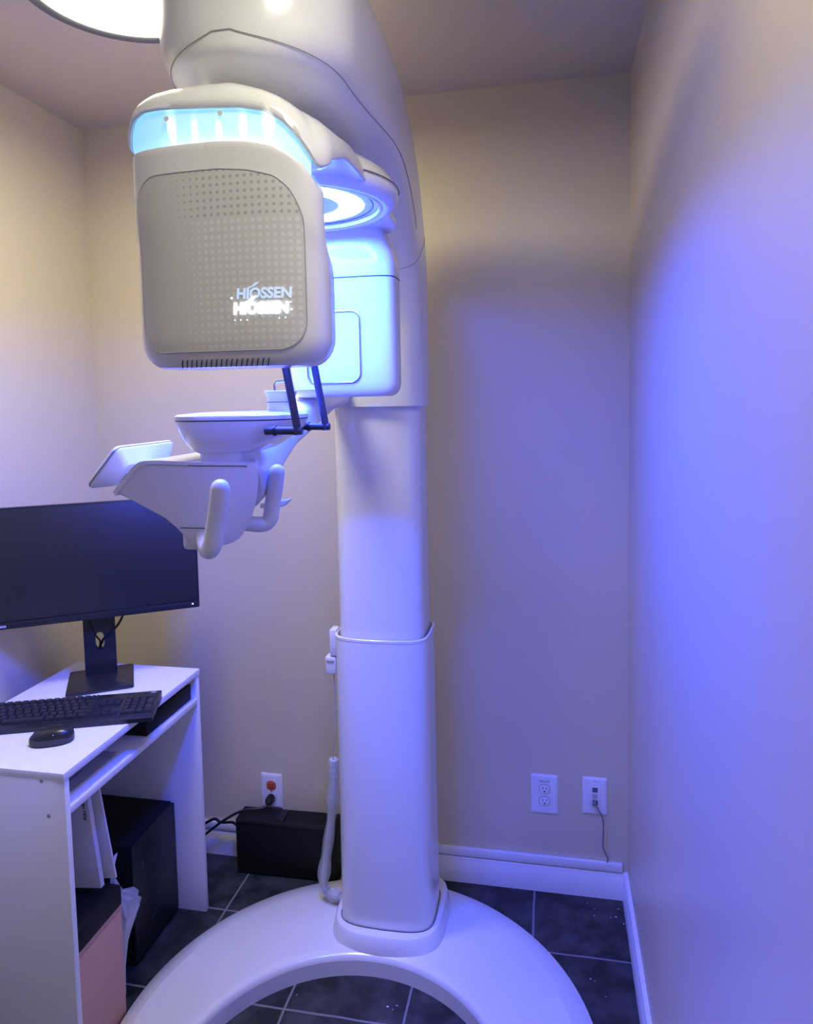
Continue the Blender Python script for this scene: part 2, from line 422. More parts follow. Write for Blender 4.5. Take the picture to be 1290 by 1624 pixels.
sm = new(); tube(sm, [in_(p, .002, edge_z(*p)-.0005) for p in sel], .0012, 6); obj('band_rim', sm, PLAST2, ra)

# lamp disc under the arm
DC = (-.458, 1.275)
disc = new()
lathe(disc, [(.02, 1.966), (.115, 1.964), (.148, 1.956), (.174, 1.938), (.188, 1.917), (.190, 1.904), (.184, 1.892), (.174, 1.8855), (.164, 1.885), (.161, 1.887), (.158, 1.8855), (.154, 1.886), (.1525, 1.894), (.02, 1.894)], DC, 96, True, True)
plabel(obj('lamp_disc', disc, PLAST, ra), 'round lamp housing under the arm')
rl = new(); lathe(rl, [(.080, 1.8941), (.081, 1.8934), (.126, 1.8934), (.127, 1.8941)], DC, 96)
plabel(obj('ring_lamp', rl, RINGM, ra), 'glowing white blue ring lamp')
gr = new(); tube(gr, [(DC[0]+.1905*cos(2*PI*k/72), DC[1]+.1905*sin(2*PI*k/72), 1.914) for k in range(72)], .0010, 6, closed=True)
tube(gr, [(DC[0]+.143*cos(2*PI*k/72), DC[1]+.143*sin(2*PI*k/72), 1.8938) for k in range(72)], .0012, 6, closed=True)
obj('disc_seam', gr, SEAM, ra)

# tube head (the box in front)
HX = -.4285
def hd(z):
    t = max(0, 1-(z-1.586)/.040)
    rnd = 1-math.sqrt(max(0, 1-min(1, t)**2)) if t > 0 else 0
    hw = .1350-.0010*smooth((z-1.70)/.17)-.034*rnd
    yf = .884+.012*rnd; ym = .945-.012*smooth((z-1.74)/.05)
    yb = .992-.046*smooth((z-1.715)/.055)-.012*rnd
    return hw, yf, ym, yb
NF = 2.9
def front_y(x, z, off=0):
    hw, yf, ym, yb = hd(z); q = min(1, abs(x-HX)/hw)
    return ym-(ym-yf)*(1-q**NF)**(1/NF)-off
def hd_ring(z, inset=0, N=72):
    hw, yf, ym, yb = hd(z); hw -= inset; yf += inset; yb -= inset; o = []
    for k in range(N+1):
        t = -PI*k/N; c, s = cos(t), sin(t)
        o.append((HX+hw*math.copysign(abs(c)**(2/NF), c), ym-(ym-yf)*abs(s)**(2/NF), z))
    for k in range(1, 8):
        t = k/8; a = PI-PI*t
        o.append((HX+hw*math.copysign(abs(cos(a))**(.35), cos(a)), ym+(yb-ym)*abs(sin(a))**.35, z))
    return o
hb = new()
zs = [1.586, 1.5868, 1.589, 1.593, 1.599, 1.607, 1.616, 1.626] + [1.65+.02*k for k in range(11)] + [1.866, 1.872]
rg = [hd_ring(z) for z in zs] + [[(x, y, 1.8745) for x, y, z in hd_ring(1.872, .0012)], [(x, y, 1.8745) for x, y, z in hd_ring(1.872, .003)], [(x, y, 1.864) for x, y, z in hd_ring(1.866, .0045)]]
loft(hb, [[(x, y, z-drop(x, z)) for x, y, z in r] for r in rg])
head = plabel(obj('tube_head', hb, PLAST, sc, ang=55), 'boxy white housing with a lit logo on its face')
# support post joining head and arm
obj('head_mount', B(-.50, -.36, .925, .985, 1.78, 1.89, .01), PLAST, head)
PANEL_X0 = HX-.116-(-.455)
DOT = dot_mat()
# the panel keeps world height in its own coordinates (parent origin is on the floor)
def panel_outline(w, h, r):
    o = dense(rrect(w, h, r, 8))
    return [(u, v-1.15*tab(HX+u, LIPT)*smooth((PZ+v-1.70)/.12)) for u, v in o]
PW, PH, PR, PZ = .1165, .1165, .036, 1.7225
def panel_surface(w, h, r, zc, off, steps=14):
    o = panel_outline(w, h, r); bm = new(); rings = []
    for s in range(steps+1):
        f = s/steps; f = max(f, .02)
        rings.append([(HX+u*f, front_y(HX+u*f, zc+v*f, off), zc+v*f) for u, v in o])
    return loft(bm, rings, cap0=True, cap1=False)
PW, PH, PR, PZ = .1165, .1165, .036, 1.7225
obj('front_panel', panel_surface(PW, PH, PR, PZ, .0012), DOT, head, ang=80)
ed = new(); tube(ed, [(HX+u, front_y(HX+u, PZ+v, .0008), PZ+v) for u, v in panel_outline(PW, PH, PR)], .0011, 6, closed=True)
obj('panel_edge', ed, GREYP, head)
for i in range(18):
    x = -.487+.0072*i; g = new()
    tube(g, [(x+.003, front_y(x+.003, 1.5955, .0004), 1.5955), (x+.001, front_y(x+.001, 1.5915, .0006), 1.5915), (x, front_y(x, 1.5885, .0007), 1.5885), (x-.002, front_y(x-.002, 1.5865, .0000), 1.5862)], .0009, 6)
    obj('grille_slot', g, SEAM, head)
def logo(x, z, w, hgt, mtl, nm, off):
    bm = text_mesh('HIOSSEN', 1.0, bold=.035)
    xs = [v.co.x for v in bm.verts]; ys = [v.co.y for v in bm.verts]; x0, x1, y0, y1 = min(xs), max(xs), min(ys), max(ys)
    bmesh.ops.subdivide_edges(bm, edges=[e for e in bm.edges if e.calc_length() > .2], cuts=2)
    for v in bm.verts:
        u = (v.co.x-x0)/(x1-x0); q = (v.co.y-y0)/(y1-y0)
        X, Z = x+u*w+q*.0012, z+q*hgt
        v.co = Vector((X, front_y(X, Z, off), Z))
    # the flame that rises from the I over the O
    fl = [(.20, .98), (.235, 1.02), (.30, 1.14), (.345, 1.38), (.44, 1.52), (.40, 1.30), (.36, 1.14), (.30, 1.02), (.25, .92)]
    vs = []
    for u, q in fl:
        X, Z = x+u*w, z+q*hgt; vs.append(bm.verts.new((X, front_y(X, Z, off), Z)))
    bm.faces.new(vs)
    return obj(nm, bm, mtl, head)
logo(-.4005, 1.6715, .0715, .0145, LOGO_GHOST, 'logo_lettering', .0020)  # upper copy: reflection of the lit logo, put in as dim glowing letters
for x, z, r in ((-.4075, 1.6735, .0014), (-.404, 1.6450, .0008), (-.396, 1.6450, .0008), (-.387, 1.6448, .0008), (-.3295, 1.6570, .0012), (-.3300, 1.6665, .0007), (-.337, 1.6465, .0007), (-.345, 1.6460, .0007)):
    b = new(); bmesh.ops.create_icosphere(b, subdivisions=1, radius=r, matrix=Matrix.Translation((x, front_y(x, z, .0016), z))); obj('light_point', b, LOGOW, head)
plabel(logo(-.4050, 1.6520, .0715, .0155, LOGOW, 'logo_lettering', .0030), 'brightly lit white lettering')

# detector at the back
DX = -.449
def det_ring(z):
    t = max(0, 1-(z-1.545)/.03); rnd = 1-math.sqrt(max(0, 1-t*t)) if t > 0 else 0
    hw = .1205-.024*rnd-.026*smooth((z-1.83)/.08); yf = 1.500+.014*rnd; dp = .105-.02*rnd
    return [(DX+x, yf+dp/2+y, z) for x, y in sq(hw, dp/2, 5, 56)]
db = new(); loft(db, [det_ring(z) for z in (1.545, 1.546, 1.549, 1.554, 1.561, 1.575, 1.62, 1.68, 1.74, 1.80, 1.83, 1.85, 1.87, 1.89, 1.905)])
det = plabel(obj('detector', db, PLAST, sc, ang=50), 'white detector block behind the head space, lit blue')
wf = new(); tube(wf, [(-.4605+u, 1.4990, 1.6525+v) for u, v in rrect(.0595, .0765, .020, 6)], .0022, 8, closed=True)
obj('window_frame', wf, STEEL, det)
ds = new(); tube(ds, [(x, y-.0004 if y < 1.55 else y+.0004, 1.800) for x, y, z in det_ring(1.80)], .0013, 6, closed=True)
obj('detector_seam', ds, SEAM, det)
obj('indicator_slot', B(-.4605, -.4560, 1.4975, 1.502, 1.741, 1.766, .0005), SLOT, det)
lb = new()
for k in range(3): rbox(lb, -.463, -.451-.003*k, 1.4990, 1.5005, 1.733-.0035*k, 1.7342-.0035*k)
obj('printed_label', lb, GREYP, det)
obj('slide_cover', prism(new(), rrect(.030, .004, .0038, 4), lambda u, v, s: (-.520+u, 1.4985+.004*s, 1.566+v)), PLAST2, det)

# ---------------- patient unit (handles, chin table, touch panel)
pu = new()
path = [(-.545, 1.800, 1.556, .034, .034), (-.548, 1.70, 1.550, .034, .035), (-.553, 1.60, 1.526, .036, .038), (-.562, 1.52, 1.497, .040, .036),
        (-.578, 1.46, 1.474, .044, .038), (-.592, 1.40, 1.440, .050, .046), (-.602, 1.34, 1.408, .058, .060), (-.604, 1.28, 1.39, .058, .062)]
P5 = []
for i in range(len(path)-1):
    for k in range(4):
        t = k/4; P5.append([a+(b-a)*t for a, b in zip(path[i], path[i+1])])
P5.append(list(path[-1])); rings = []
for i, (x, y, z, hw, hh) in enumerate(P5):
    a = P5[max(i-1, 0)]; b = P5[min(i+1, len(P5)-1)]
    d = Vector((0, b[1]-a[1], b[2]-a[2])).normalized(); n_ = Vector((0, -d.z, d.y));  n_ = n_ if n_.z > 0 else -n_
    rings.append([Vector((x+u*hw, y, z))+n_*(v*hh) for u, v in sq(1, 1, 3.4, 36)])
loft(pu, rings)
parm = plabel(obj('support_arm', pu, PLAST, sc, ang=50), 'curved white arm carrying the chin table and handles')
# body with the beak that points away from the patient
prof = spl([(-.757, 0, 1.384), (-.731, 0, 1.412), (-.708, 0, 1.434), (-.680, 0, 1.4395), (-.60, 0, 1.4370), (-.520, 0, 1.4365), (-.489, 0, 1.4345)], 5)
prof += spl([(-.484, 0, 1.428), (-.485, 0, 1.40), (-.493, 0, 1.360), (-.508, 0, 1.327), (-.528, 0, 1.303), (-.565, 0, 1.291), (-.600, 0, 1.288)], 5)[0:]
prof += [Vector(p) for p in ((-.618, 0, 1.296), (-.632, 0, 1.324), (-.660, 0, 1.340), (-.700, 0, 1.360))]
pp = [(p.x, p.z) for p in prof]
YN, YF_ = 1.128, 1.315
def body(u, v, s): return (u-.080*s*smooth((u+.70)/.2), YN+(YF_-YN)*s, v)
bd = prism(new(), pp, body, .006, 3)
ub = plabel(obj('handle_body', bd, PLAST2, sc, ang=30), 'white body below the chin table')
rim = new(); tp = [p for p in pp[:31]]
tube(rim, [(u, YN-.0005, v-.006) for u, v in tp[1:28]], .0009, 6)
tube(rim, [(-.632, YN-.0004, 1.323), (-.555, YN-.0004, 1.323)], .0009, 6)
obj('body_seam', rim, SEAM, ub)
obj('beak_edge', prism(new(), [(a-.001, b+.001) for a, b in pp[0:20]]+[(a+.004, b-.006) for a, b in pp[0:20]][::-1], lambda u, v, s: (u, YN-.002+(YF_-YN+.004)*s, v)), PLAST, ub)
obj('foot_block', B(-.632, -.598, YN+.002, YN+.06, 1.283, 1.318, .008, 3), PLAST2, ub)
def handle(y, ystem, x0):
    pts = spl([(x0+.002, y, 1.402), (x0-.003, y, 1.37), (x0-.010, y, 1.335), (x0-.016, y-.002*0, 1.308), (x0-.028, y+(ystem-y)*.12, 1.298), (x0-.052, y+(ystem-y)*.55, 1.303), (x0-.075, ystem, 1.312)], 6)
    h = new(); n = len(pts)
    tube(h, [Vector(pts[0])+Vector((0, 0, .0135)), Vector(pts[0])+Vector((0, 0, .0115)), Vector(pts[0])+Vector((0, 0, .007))]+pts, lambda t: .0155 if t > .055 else (.004, .0085, .0128, .0150)[int(t*54)] if int(t*54) < 4 else .0155, 20)
    return h
plabel(obj('handle', handle(1.062, 1.150, -.524), PLAST2, sc, ang=60), 'near grip handle')
plabel(obj('handle', handle(1.318, 1.270, -.529), PLAST2, sc, ang=60), 'far grip handle')
obj('side_lever', prism(new(), [(-.60, 1.325), (-.538, 1.333), (-.552, 1.318), (-.60, 1.315)], lambda u, v, s: (u, 1.40+.03*s, v), .001), PLAST2, sc)
obj('neck', prism(new(), rrect(.0400, .055, .018, 5), lambda u, v, s: (-.568+u, 1.205+v, 1.425+.045*s)), PLAST2, sc)
# chin table: a shallow boat shaped tray with a flat lid
def tray_ring(z, x0, x1, hy, e=3.2):
    return [((x0+x1)/2+u, 1.217+v, z) for u, v in sq((x1-x0)/2, hy, e, 64)]
tr = new(); loft(tr, [tray_ring(1.449, -.612, -.530, .060), tray_ring(1.4495, -.620, -.52, .066), tray_ring(1.455, -.630, -.500, .074), tray_ring(1.466, -.640, -.480, .083), tray_ring(1.480, -.648, -.455, .090), tray_ring(1.496, -.655, -.442, .0945), tray_ring(1.507, -.658, -.438, .0955)])
tray = plabel(obj('chin_table', tr, PLAST, sc, ang=50), 'boat shaped white chin table')
td = new(); loft(td, [tray_ring(1.5085, -.656, -.440, .094), tray_ring(1.5085, -.659, -.437, .0965), tray_ring(1.515, -.659, -.437, .0965), tray_ring(1.518, -.655, -.441, .093), tray_ring(1.521, -.62, -.475, .06)])
obj('tray_lid', td, PLAST, tray, ang=50)
ss = new(); tube(ss, tray_ring(1.5078, -.657, -.439, .0952), .0016, 6, closed=True); obj('lid_seam', ss, SEAM, tray)
def rod(y):
    h = new(); dx = .009 if y > 1.2 else .003; tube(h, [(-.470, y, 1.4895), (-.4505, y, 1.4895), (-.450, y, 1.4895), (-.404-dx, y, 1.4890), (-.4025-dx, y, 1.4890)], lambda t: .0068, 14)
    tube(h, [(-.4095-dx, y, 1.482), (-.4100-dx, y, 1.49), (-.4285-dx, y, 1.60), (-.440-dx, y, 1.668)], .0068, 14)
    lathe(h, [(.0068, -.0076), (.0076, -.006), (.0076, .006), (.0068, .0076)], (0, 0), 18, True, True) if False else None
    return h
for y in (1.130, 1.300):
    r_ = obj('temple_rod', rod(y), RODM, sc); hole = new()
    lathe(hole, [(.0086, 0), (.0086, .004), (.0070, .004)], (0, 0), 20, True, False)
    bmesh.ops.rotate(hole, verts=hole.verts, matrix=Matrix.Rotation(PI/2, 3, 'Y')); bmesh.ops.translate(hole, verts=hole.verts, vec=(-.455, y, 1.4895))
    obj('socket', hole, SLOT, r_)
cb = new()
loft(cb, [[(-.474+u, 1.217+v, z) for u, v in sq(a, b, 5, 32)] for z, a, b in ((1.516, .024, .026), (1.520, .0215, .024), (1.545, .0205, .023), (1.550, .023, .025), (1.556, .0245, .0265), (1.5575, .0235, .0255))])
cbo = obj('bite_block_holder', cb, PLAST, sc)
bs = new(); tube(bs, [(-.474+u, 1.217+v, 1.537) for u, v in sq(.0212, .0236, 5, 32)], .0006, 5, closed=True); obj('holder_seam', bs, SEAM, cbo)
hk = new(); tube(hk, spl([(-.486, 1.217, 1.555), (-.486, 1.217, 1.567), (-.482, 1.217, 1.5725), (-.474, 1.217, 1.5735), (-.455, 1.217, 1.5735)], 5), .0021, 8)
obj('bite_rod', hk, STEEL, cbo)
# touch panel, leaning back, seen from behind
tpn = new(); yA, yB = 1.200, 1.405
ex = Vector((.064, 0, .072)).normalized(); nb = Vector((ex.z, 0, -ex.x))     # nb points out of the back
c0 = Vector((-.8315, (yA+yB)/2, 1.4245))
def tp_ring(hu, hy, d, r): return [c0+ex*u+Vector((0, v, 0))+nb*d for u, v in rrect(hu, hy, r, 5)]
loft(tpn, [tp_ring(.0485, .1015, 0, .012), tp_ring(.050, .103, .002, .013), tp_ring(.050, .103, .010, .013), tp_ring(.0485, .1015, .0115, .012), tp_ring(.030, .082, .030, .012), tp_ring(.027, .079, .032, .010)])
tpo = plabel(obj('touch_panel', tpn, PLAST2, sc, ang=30), 'white touch panel seen from behind')
obj('display', loft(new(), [tp_ring(.042, .094, -.0006, .004), tp_ring(.042, .094, -.0012, .004)]), SCR, tpo)
tsm = new(); tube(tsm, tp_ring(.0503, .1033, .006, .013), .0008, 6, closed=True); obj('case_seam', tsm, SEAM, tpo)
for k in range(4):
    vt = new(); a = c0+ex*(-.018+.006*k)+nb*.0322
    tube(vt, [a+Vector((0, -.060, 0)), a+Vector((0, -.040, 0))], .0009, 5); obj('vent_slot', vt, SLOT, tpo)
for yy in (.0, .036):
    kb = new(); a = c0+ex*.0145+nb*.0325+Vector((0, yy, 0))
    bmesh.ops.create_uvsphere(kb, u_segments=12, v_segments=8, radius=.0042, matrix=Matrix.Translation(a)); obj('screw_cap', kb, GREYP, tpo)
tst = new(); tube(tst, [c0+nb*.026+Vector((0, .01, 0)), Vector((-.76, 1.27, 1.405)), Vector((-.715, 1.25, 1.405))], .016, 12); obj('panel_mount', tst, PLAST2, tpo)

# exposure switch holder and small dark clip on the column
hs = new(); rbox(hs, -.602, -.582, 1.845, 1.885, .835, .910, .004)
sh_ = obj('switch_holder', hs, PLAST2, sc)
obj('cable_clip', prism(new(), [(2.005, .590), (2.005, .520), (2.045, .520)], lambda u, v, s: (-.345-.012*s, u, v), .001), BLK, sc)

hsw = thing('hand_switch', 'small white exposure switch hanging on the column edge with a thin cord', 'switch', (-.61, 1.865, .785))
b_ = new(); rbox(b_, -.6165, -.5855, 1.846, 1.884, .783, .833, .005, 3); obj('switch_body', b_, PLAST2, hsw)
obj('push_button', B(-.6125, -.590, 1.8435, 1.848, .818, .826, .002), GREYP, hsw)
c_ = new(); tube(c_, spl([(-.598, 1.865, .786), (-.597, 1.868, .70), (-.602, 1.872, .62), (-.612, 1.88, .54), (-.610, 1.885, .505)], 8), .0019, 8); obj('cord', c_, CORDW, hsw)

# corrugated cable sleeve in clear film
cp = spl([(-.612, 1.885, .520), (-.616, 1.890, .43), (-.632, 1.905, .32), (-.656, 1.925, .20), (-.670, 1.935, .115), (-.662, 1.937, .083), (-.630, 1.927, .079), (-.598, 1.915, .080)], 14)
cab = thing('corrugated_cable', 'white corrugated cable in clear film running down beside the column', 'cable', (-.645, 1.93, .075))
t_ = new()
cpp = []
tube(t_, spl(cp, 2), lambda t: .0095+.0013*sin(t*520), 12)
obj('sleeve', t_, CORDW, cab)
f_ = new(); tube(f_, cp[:-8], lambda t: .0145+.004*sin(t*9)**2+.002*sin(t*37), 12); obj('plastic_wrap', f_, FILM, cab, ang=20)

# ------------------------------------------------------------------ desk
DXL, DXR, DY0, DY1, DZ = -1.437, -1.030, 1.305, 1.915, .750
dk = thing('computer_desk', 'small white laminate desk with open shelf against the beige wall', 'desk', ((DXL+DXR)/2, (DY0+DY1)/2, 0))
obj('desktop', B(DXL, DXR, DY0, DY1, DZ-.018, DZ, .001), DESK, dk)
sp_ = obj('side_panel', B(DXL, DXR-.002, DY0+.003, DY0+.019, 0, DZ-.018, .0006), DESK, dk)
obj('side_panel', B(DXL, DXR-.002, DY1-.019, DY1-.003, 0, DZ-.018, .0006), DESK, dk)
obj('shelf', B(DXL, DXR-.002, DY0+.019, DY1-.019, .650, .666, .0006), DESK, dk)
obj('back_rail', B(DXL, DXL+.012, DY0+.019, DY1-.019, .45, .650), DESK, dk)
for x, z in ((-1.087, .738-.006), (-1.074, .650), (-1.40, .732), (-1.40, .650)):
    s = new(); lathe(s, [(.0045, 0), (.0045, .0015), (.002, .0015), (.002, .0006)], (0, 0), 14, True, True)
    bmesh.ops.rotate(s, verts=s.verts, matrix=Matrix.Rotation(PI/2, 3, 'X')); bmesh.ops.translate(s, verts=s.verts, vec=(x, DY0+.003, min(z, .728)))
    obj('screw', s, STEEL, sp_)

# monitor
MA = math.radians(32.5)
mn = thing('monitor', 'black widescreen monitor, screen off, on the white desk', 'monitor', (-1.265, 1.781, DZ), MA, turned=True)
# own axes: x to the right along the screen, -y towards the viewer, z up from the desktop
obj('base', prism(new(), rrect(.087, .090, .008, 4), lambda u, v, s: (u, v, .0005+.009*s), .002), BLKG, mn)
st = new(); rings = []
O_ = rrect(.041, .135, .006, 4)
pl_ = [(-.043, .008), (.043, .008), (.040, .30), (-.040, .30)]
hole = [(u*.012, .108+v*.026) for u, v in sq(1, 1, 2.5, 24)]
# post with a cable hole: a frame of quads around the opening
outer = []
for k in range(24):
    u, v = sq(1, 1, 2.5, 24)[k]; q = max(abs(u), abs(v)); outer.append((u/q*.0425, .108+v/q*.10))
lv = []
for yy in (.032, .052):
    lv.append(([st.verts.new((u, yy, v)) for u, v in outer], [st.verts.new((u, yy, v)) for u, v in hole]))
for k in range(24):
    j = (k+1) % 24
    for (o1, h1) in lv: st.faces.new((o1[k], o1[j], h1[j], h1[k]))
    st.faces.new((lv[0][0][k], lv[0][0][j], lv[1][0][j], lv[1][0][k])); st.faces.new((lv[0][1][k], lv[0][1][j], lv[1][1][j], lv[1][1][k]))
rbox(st, -.0425, .0425, .032, .052, .207, .40, .003)
obj('stand_post', st, BLKG, mn)
SX0, SX1, SZ0, SZ1 = -.268, .278, .186, .517
obj('cabinet', B(SX0, SX1, -.012, .006, SZ0, SZ1, .003), BLKG, mn)
obj('rear_housing', loft(new(), [[(u, y, .36+v) for u, v in rrect(a, b, .02, 4)] for y, a, b in ((.005, .20, .125), (.028, .18, .105), (.033, .16, .09))]), BLK, mn)
obj('screen', B(SX0+.006, SX1-.006, -.0135, -.011, SZ0+.021, SZ1-.005, .0004), SCR, mn)
obj('chin_strip', B(SX0+.002, SX1-.002, -.0150, -.011, SZ0+.0005, SZ0+.0195, .001), BLKG, mn)
pl = new(); bmesh.ops.create_uvsphere(pl, u_segments=10, v_segments=6, radius=.0022, matrix=Matrix.Translation((SX1-.020, -.0152, SZ0+.012))); obj('power_light', pl, emit('white_indicator', (1, 1, 1), 2.5), mn)
obj('badge', B(SX0+.022, SX0+.040, -.0158, -.0148, SZ0+.006, SZ0+.012), GREYP, mn)
wc = new(); tube(wc, spl([(.085, .030, .235), (.060, .030, .165), (.030, .030, .128), (.010, .036, .112), (.004, .050, .095), (-.002, .066, .085), (-.006, .080, .04), (-.01, .10, .004)], 8), .0035, 8)
obj('video_cable', wc, BLK, mn)
wc = new(); tube(wc, spl([(-.030, .028, .205), (-.022, .030, .15), (-.006, .034, .118), (0, .050, .10), (.002, .07, .05), (.01, .10, .004)], 8), .0026, 8)
obj('power_cable', wc, BLK, mn)

# keyboard: own axes as the monitor
KA = math.radians(20.6)
kb = thing('keyboard', 'black full size keyboard lying across the white desk, overhanging its edge', 'keyboard', (-1.2085, 1.556, DZ), KA, turned=True)
kp = [(-.0725, .001), (-.0725, .011), (-.066, .013), (-.052, .0145), (.068, .0235), (.0705, .022), (.0705, .001)]
obj('case', prism(new(), kp, lambda u, v, s: (-.2205+.441*s, u, v), .0012), BLKG, kb)
ez = math.atan2(.009, .12); KEYMESH = {}
def key(x, y, w, d=.0155):
    kk = (round(w, 4), round(d, 4))
    if kk not in KEYMESH:
        k = new(); loft(k, [[(u, v, z) for u, v in rrect(a, b, .0018, 2)] for z, a, b in ((0, w/2, d/2), (.0035, w/2-.0006, d/2-.0006), (.0058, w/2-.0020, d/2-.0018), (.0061, w/2-.0030, d/2-.0028))])
        KEYMESH[kk] = finish(k, 'key', KEYM)
    o = bpy.data.objects.new('key', KEYMESH[kk]); COL.objects.link(o); o.parent = kb
    o.location = (x, y, .0147+(y+.052)*.075); o.rotation_euler = (ez, 0, 0)
U = .0190
rowy = [-.040+.0178*i for i in range(5)]
x0 = -.2105
def row(y, ws, x):
    for w in ws:
        if w > 0: key(x+w*U/2, y, w*U-.0022)
        x += abs(w)*U
row(rowy[0], [1.25, 1.25, 1.25, 5.25, 1.25, 1.25, 1.5, 1.5], x0)
row(rowy[1], [2.25]+[1]*10+[2.5], x0)
row(rowy[2], [1.75]+[1]*11+[1.85], x0)
row(rowy[3], [1.5]+[1]*12+[1.1], x0)
row(rowy[4], [1]*13+[1.6], x0)
row(.0535, [1, -.5]+[1]*12+[.6, .5], x0)
xn = x0+14.95*U
row(rowy[0], [1, 1, 1], xn); row(rowy[1], [-1, 1], xn); row(rowy[3], [1, 1, 1], xn); row(rowy[4], [1, 1, 1], xn)
xk = xn+3.35*U
row(rowy[0], [2, 1], xk)
for i in (1, 2, 3, 4): row(rowy[i], [1, 1, 1], xk)
for i, h in ((.5, 2), (2.5, 2)): key(xk+3.5*U, -.040+.0178*i, U-.0022, .0155+.0178)
row(rowy[4], [-3, 1], xk)
lg = new(); rbox(lg, .195, .208, .0575, .0625, .0222, .0238, .0005); obj('status_window', lg, GREYP, kb)

# mouse
ms = thing('computer_mouse', 'small black wireless mouse on the white desk in front of the keyboard', 'mouse', (-1.155, 1.432, DZ), math.radians(22), turned=True)
def mring(z, a, b, dx): return [(dx+u, v*(1-.10*u/.05), z) for u, v in sq(a, b, 2.5, 40)]
obj('shell', loft(new(), [mring(.0008, .044, .027, 0), mring(.004, .0475, .030, 0), mring(.014, .0480, .0300, .001), mring(.024, .044, .0270, .003), mring(.031, .035, .0215, .005), mring(.0355, .022, .0135, .006), mring(.0370, .008, .005, .007)]), BLKG, ms, ang=70)
obj('side_grip', loft(new(), [[(u, v*(1-.10*u/.05), z) for u, v in sq(a, b, 2.5, 40)] for z, a, b in ((.0035, .0482, .0308), (.013, .0486, .0306), (.0165, .0478, .0300), (.0165, .0440, .0265))], cap=False), mat('grey_rubber_grip', (.05, .052, .06), .55, noise=.05), ms)
wh = new(); lathe(wh, [(.0015, -.003), (.0085, -.003), (.0095, -.002), (.0095, .002), (.0085, .003), (.0015, .003)], (0, 0), 24)
bmesh.ops.rotate(wh, verts=wh.verts, matrix=Matrix.Rotation(PI/2, 3, 'X')); bmesh.ops.translate(wh, verts=wh.verts, vec=(-.020, 0, .0265)); obj('scroll_wheel', wh, RODM, ms)
gl = new(); bmesh.ops.create_uvsphere(gl, u_segments=8, v_segments=6, radius=.0016, matrix=Matrix.Translation((.010, -.0255, .0265))); obj('emblem', gl, STEEL, ms)

# things on and under the shelf
tag(obj('adapter_box', B(-1.30, -1.045, 1.648, 1.886, .6662, .714, .004), BOXB, loc=(-1.17, 1.77, .6662)), 'flat black electronics box on the open shelf under the keyboard', 'electronics box')
for i, (a, b, z, rz) in enumerate(((1.340, 1.560, .6664, .02), (1.345, 1.545, .6676, -.04))):
    s = new(); rbox(s, -1.35, -1.075+.006*i, a, b, z, z+.0009)
    o = obj('paper_sheet', s, mat('grey_printed_sheet' if i else 'plain_grey_sheet', (.42, .42, .46), .5, noise=.25, nscale=45), loc=(-1.21, 1.45, z))
    tag(o, ('bottom loose sheet on the open desk shelf, beside the black box', 'printed sheet lying on top of another on the open desk shelf')[i], 'paper')
    if i:
        for k in range(5):
            ln = new(); rbox(ln, -1.105-.012*k, -1.103-.012*k, 1.36, 1.46+.014*((k*3) % 5), z+.0009, z+.0013); obj('print_line', ln, INK, o)

pc = thing('computer_tower', 'black computer tower on the tiles under the desk', 'computer', (-1.27, 1.77, 0))
obj('case', B(-1.42, -1.128, 1.660, 1.890, .008, .345, .004), BOXB, pc)
obj('front_bezel', B(-1.130, -1.116, 1.662, 1.888, .012, .343, .004), BLK, pc)
for k in range(2): obj('foot', B(-1.19-.16*k, -1.16-.16*k, 1.67, 1.88, 0, .009), BLK, pc)
obj('drive_slot', B(-1.117, -1.1145, 1.69, 1.74, .255, .285, .002), GREYP, pc) if False else None
obj('power_button', prism(new(), sq(.006, .012, 2, 16), lambda u, v, s: (-1.1165+.002*s, 1.705+u, .270+v)), RODM, pc)
bdg = new(); prism(bdg, [(-.022, -.004), (.018, .012), (.022, .018), (-.016, .004)], lambda u, v, s: (-1.1165+.001*s, 1.765+u, .085+v)); obj('case_badge', bdg, RODM, pc)

pk = thing('cardboard_box', 'pinkish tan box standing on the tiles inside the near desk panel', 'box', (-1.17, 1.43, 0))
obj('carton', B(-1.34, -1.058, 1.334, 1.521, 0, .290, .0015), PINK, pk)
obj('lid', B(-1.341, -1.057, 1.333, 1.522, .285, .297, .0015), PINK, pk)
tag(obj('flat_box', B(-1.335, -1.056, 1.333, 1.521, .2975, .347, .002), BOXB, loc=(-1.19, 1.43, .2975)), 'flat black box lying on the pinkish tan box', 'box')

# standing papers behind / on the flat box, their spines towards the room
def leaning(name, x0, x1, y0, y1, z0, z1, lean, m, label, cat):
    b = new(); rbox(b, x0, x1, y0, y1, z0, z1, .0012)
    bmesh.ops.rotate(b, verts=b.verts, cent=(x0, y0, z0), matrix=Matrix.Rotation(lean, 3, 'Y'))
    return tag(obj(name, b, m, loc=(x1, y0, z0)), label, cat)
fo = leaning('document_box', -1.260, -1.073, 1.470, 1.484, .350, .615, -.11, PAPER, 'white upright document box with small dark letters standing on the flat black box', 'box')
tx = text_mesh('PULL HERE', .0115, bold=.0003)
for v in tx.verts:
    u, q = v.co.x, v.co.y
    v.co = Vector((-1.083-q, 1.4690, .522+u))
bmesh.ops.rotate(tx, verts=tx.verts, cent=(-1.260, 1.470, .350), matrix=Matrix.Rotation(-.11, 3, 'Y'))
obj('lettering', tx, INK, fo)
leaning('paper_sleeve', -1.24, -1.052, 1.500, 1.506, .350, .612, -.15, PAPER, 'white paper sleeve leaning between the document box and the tower', 'sleeve')

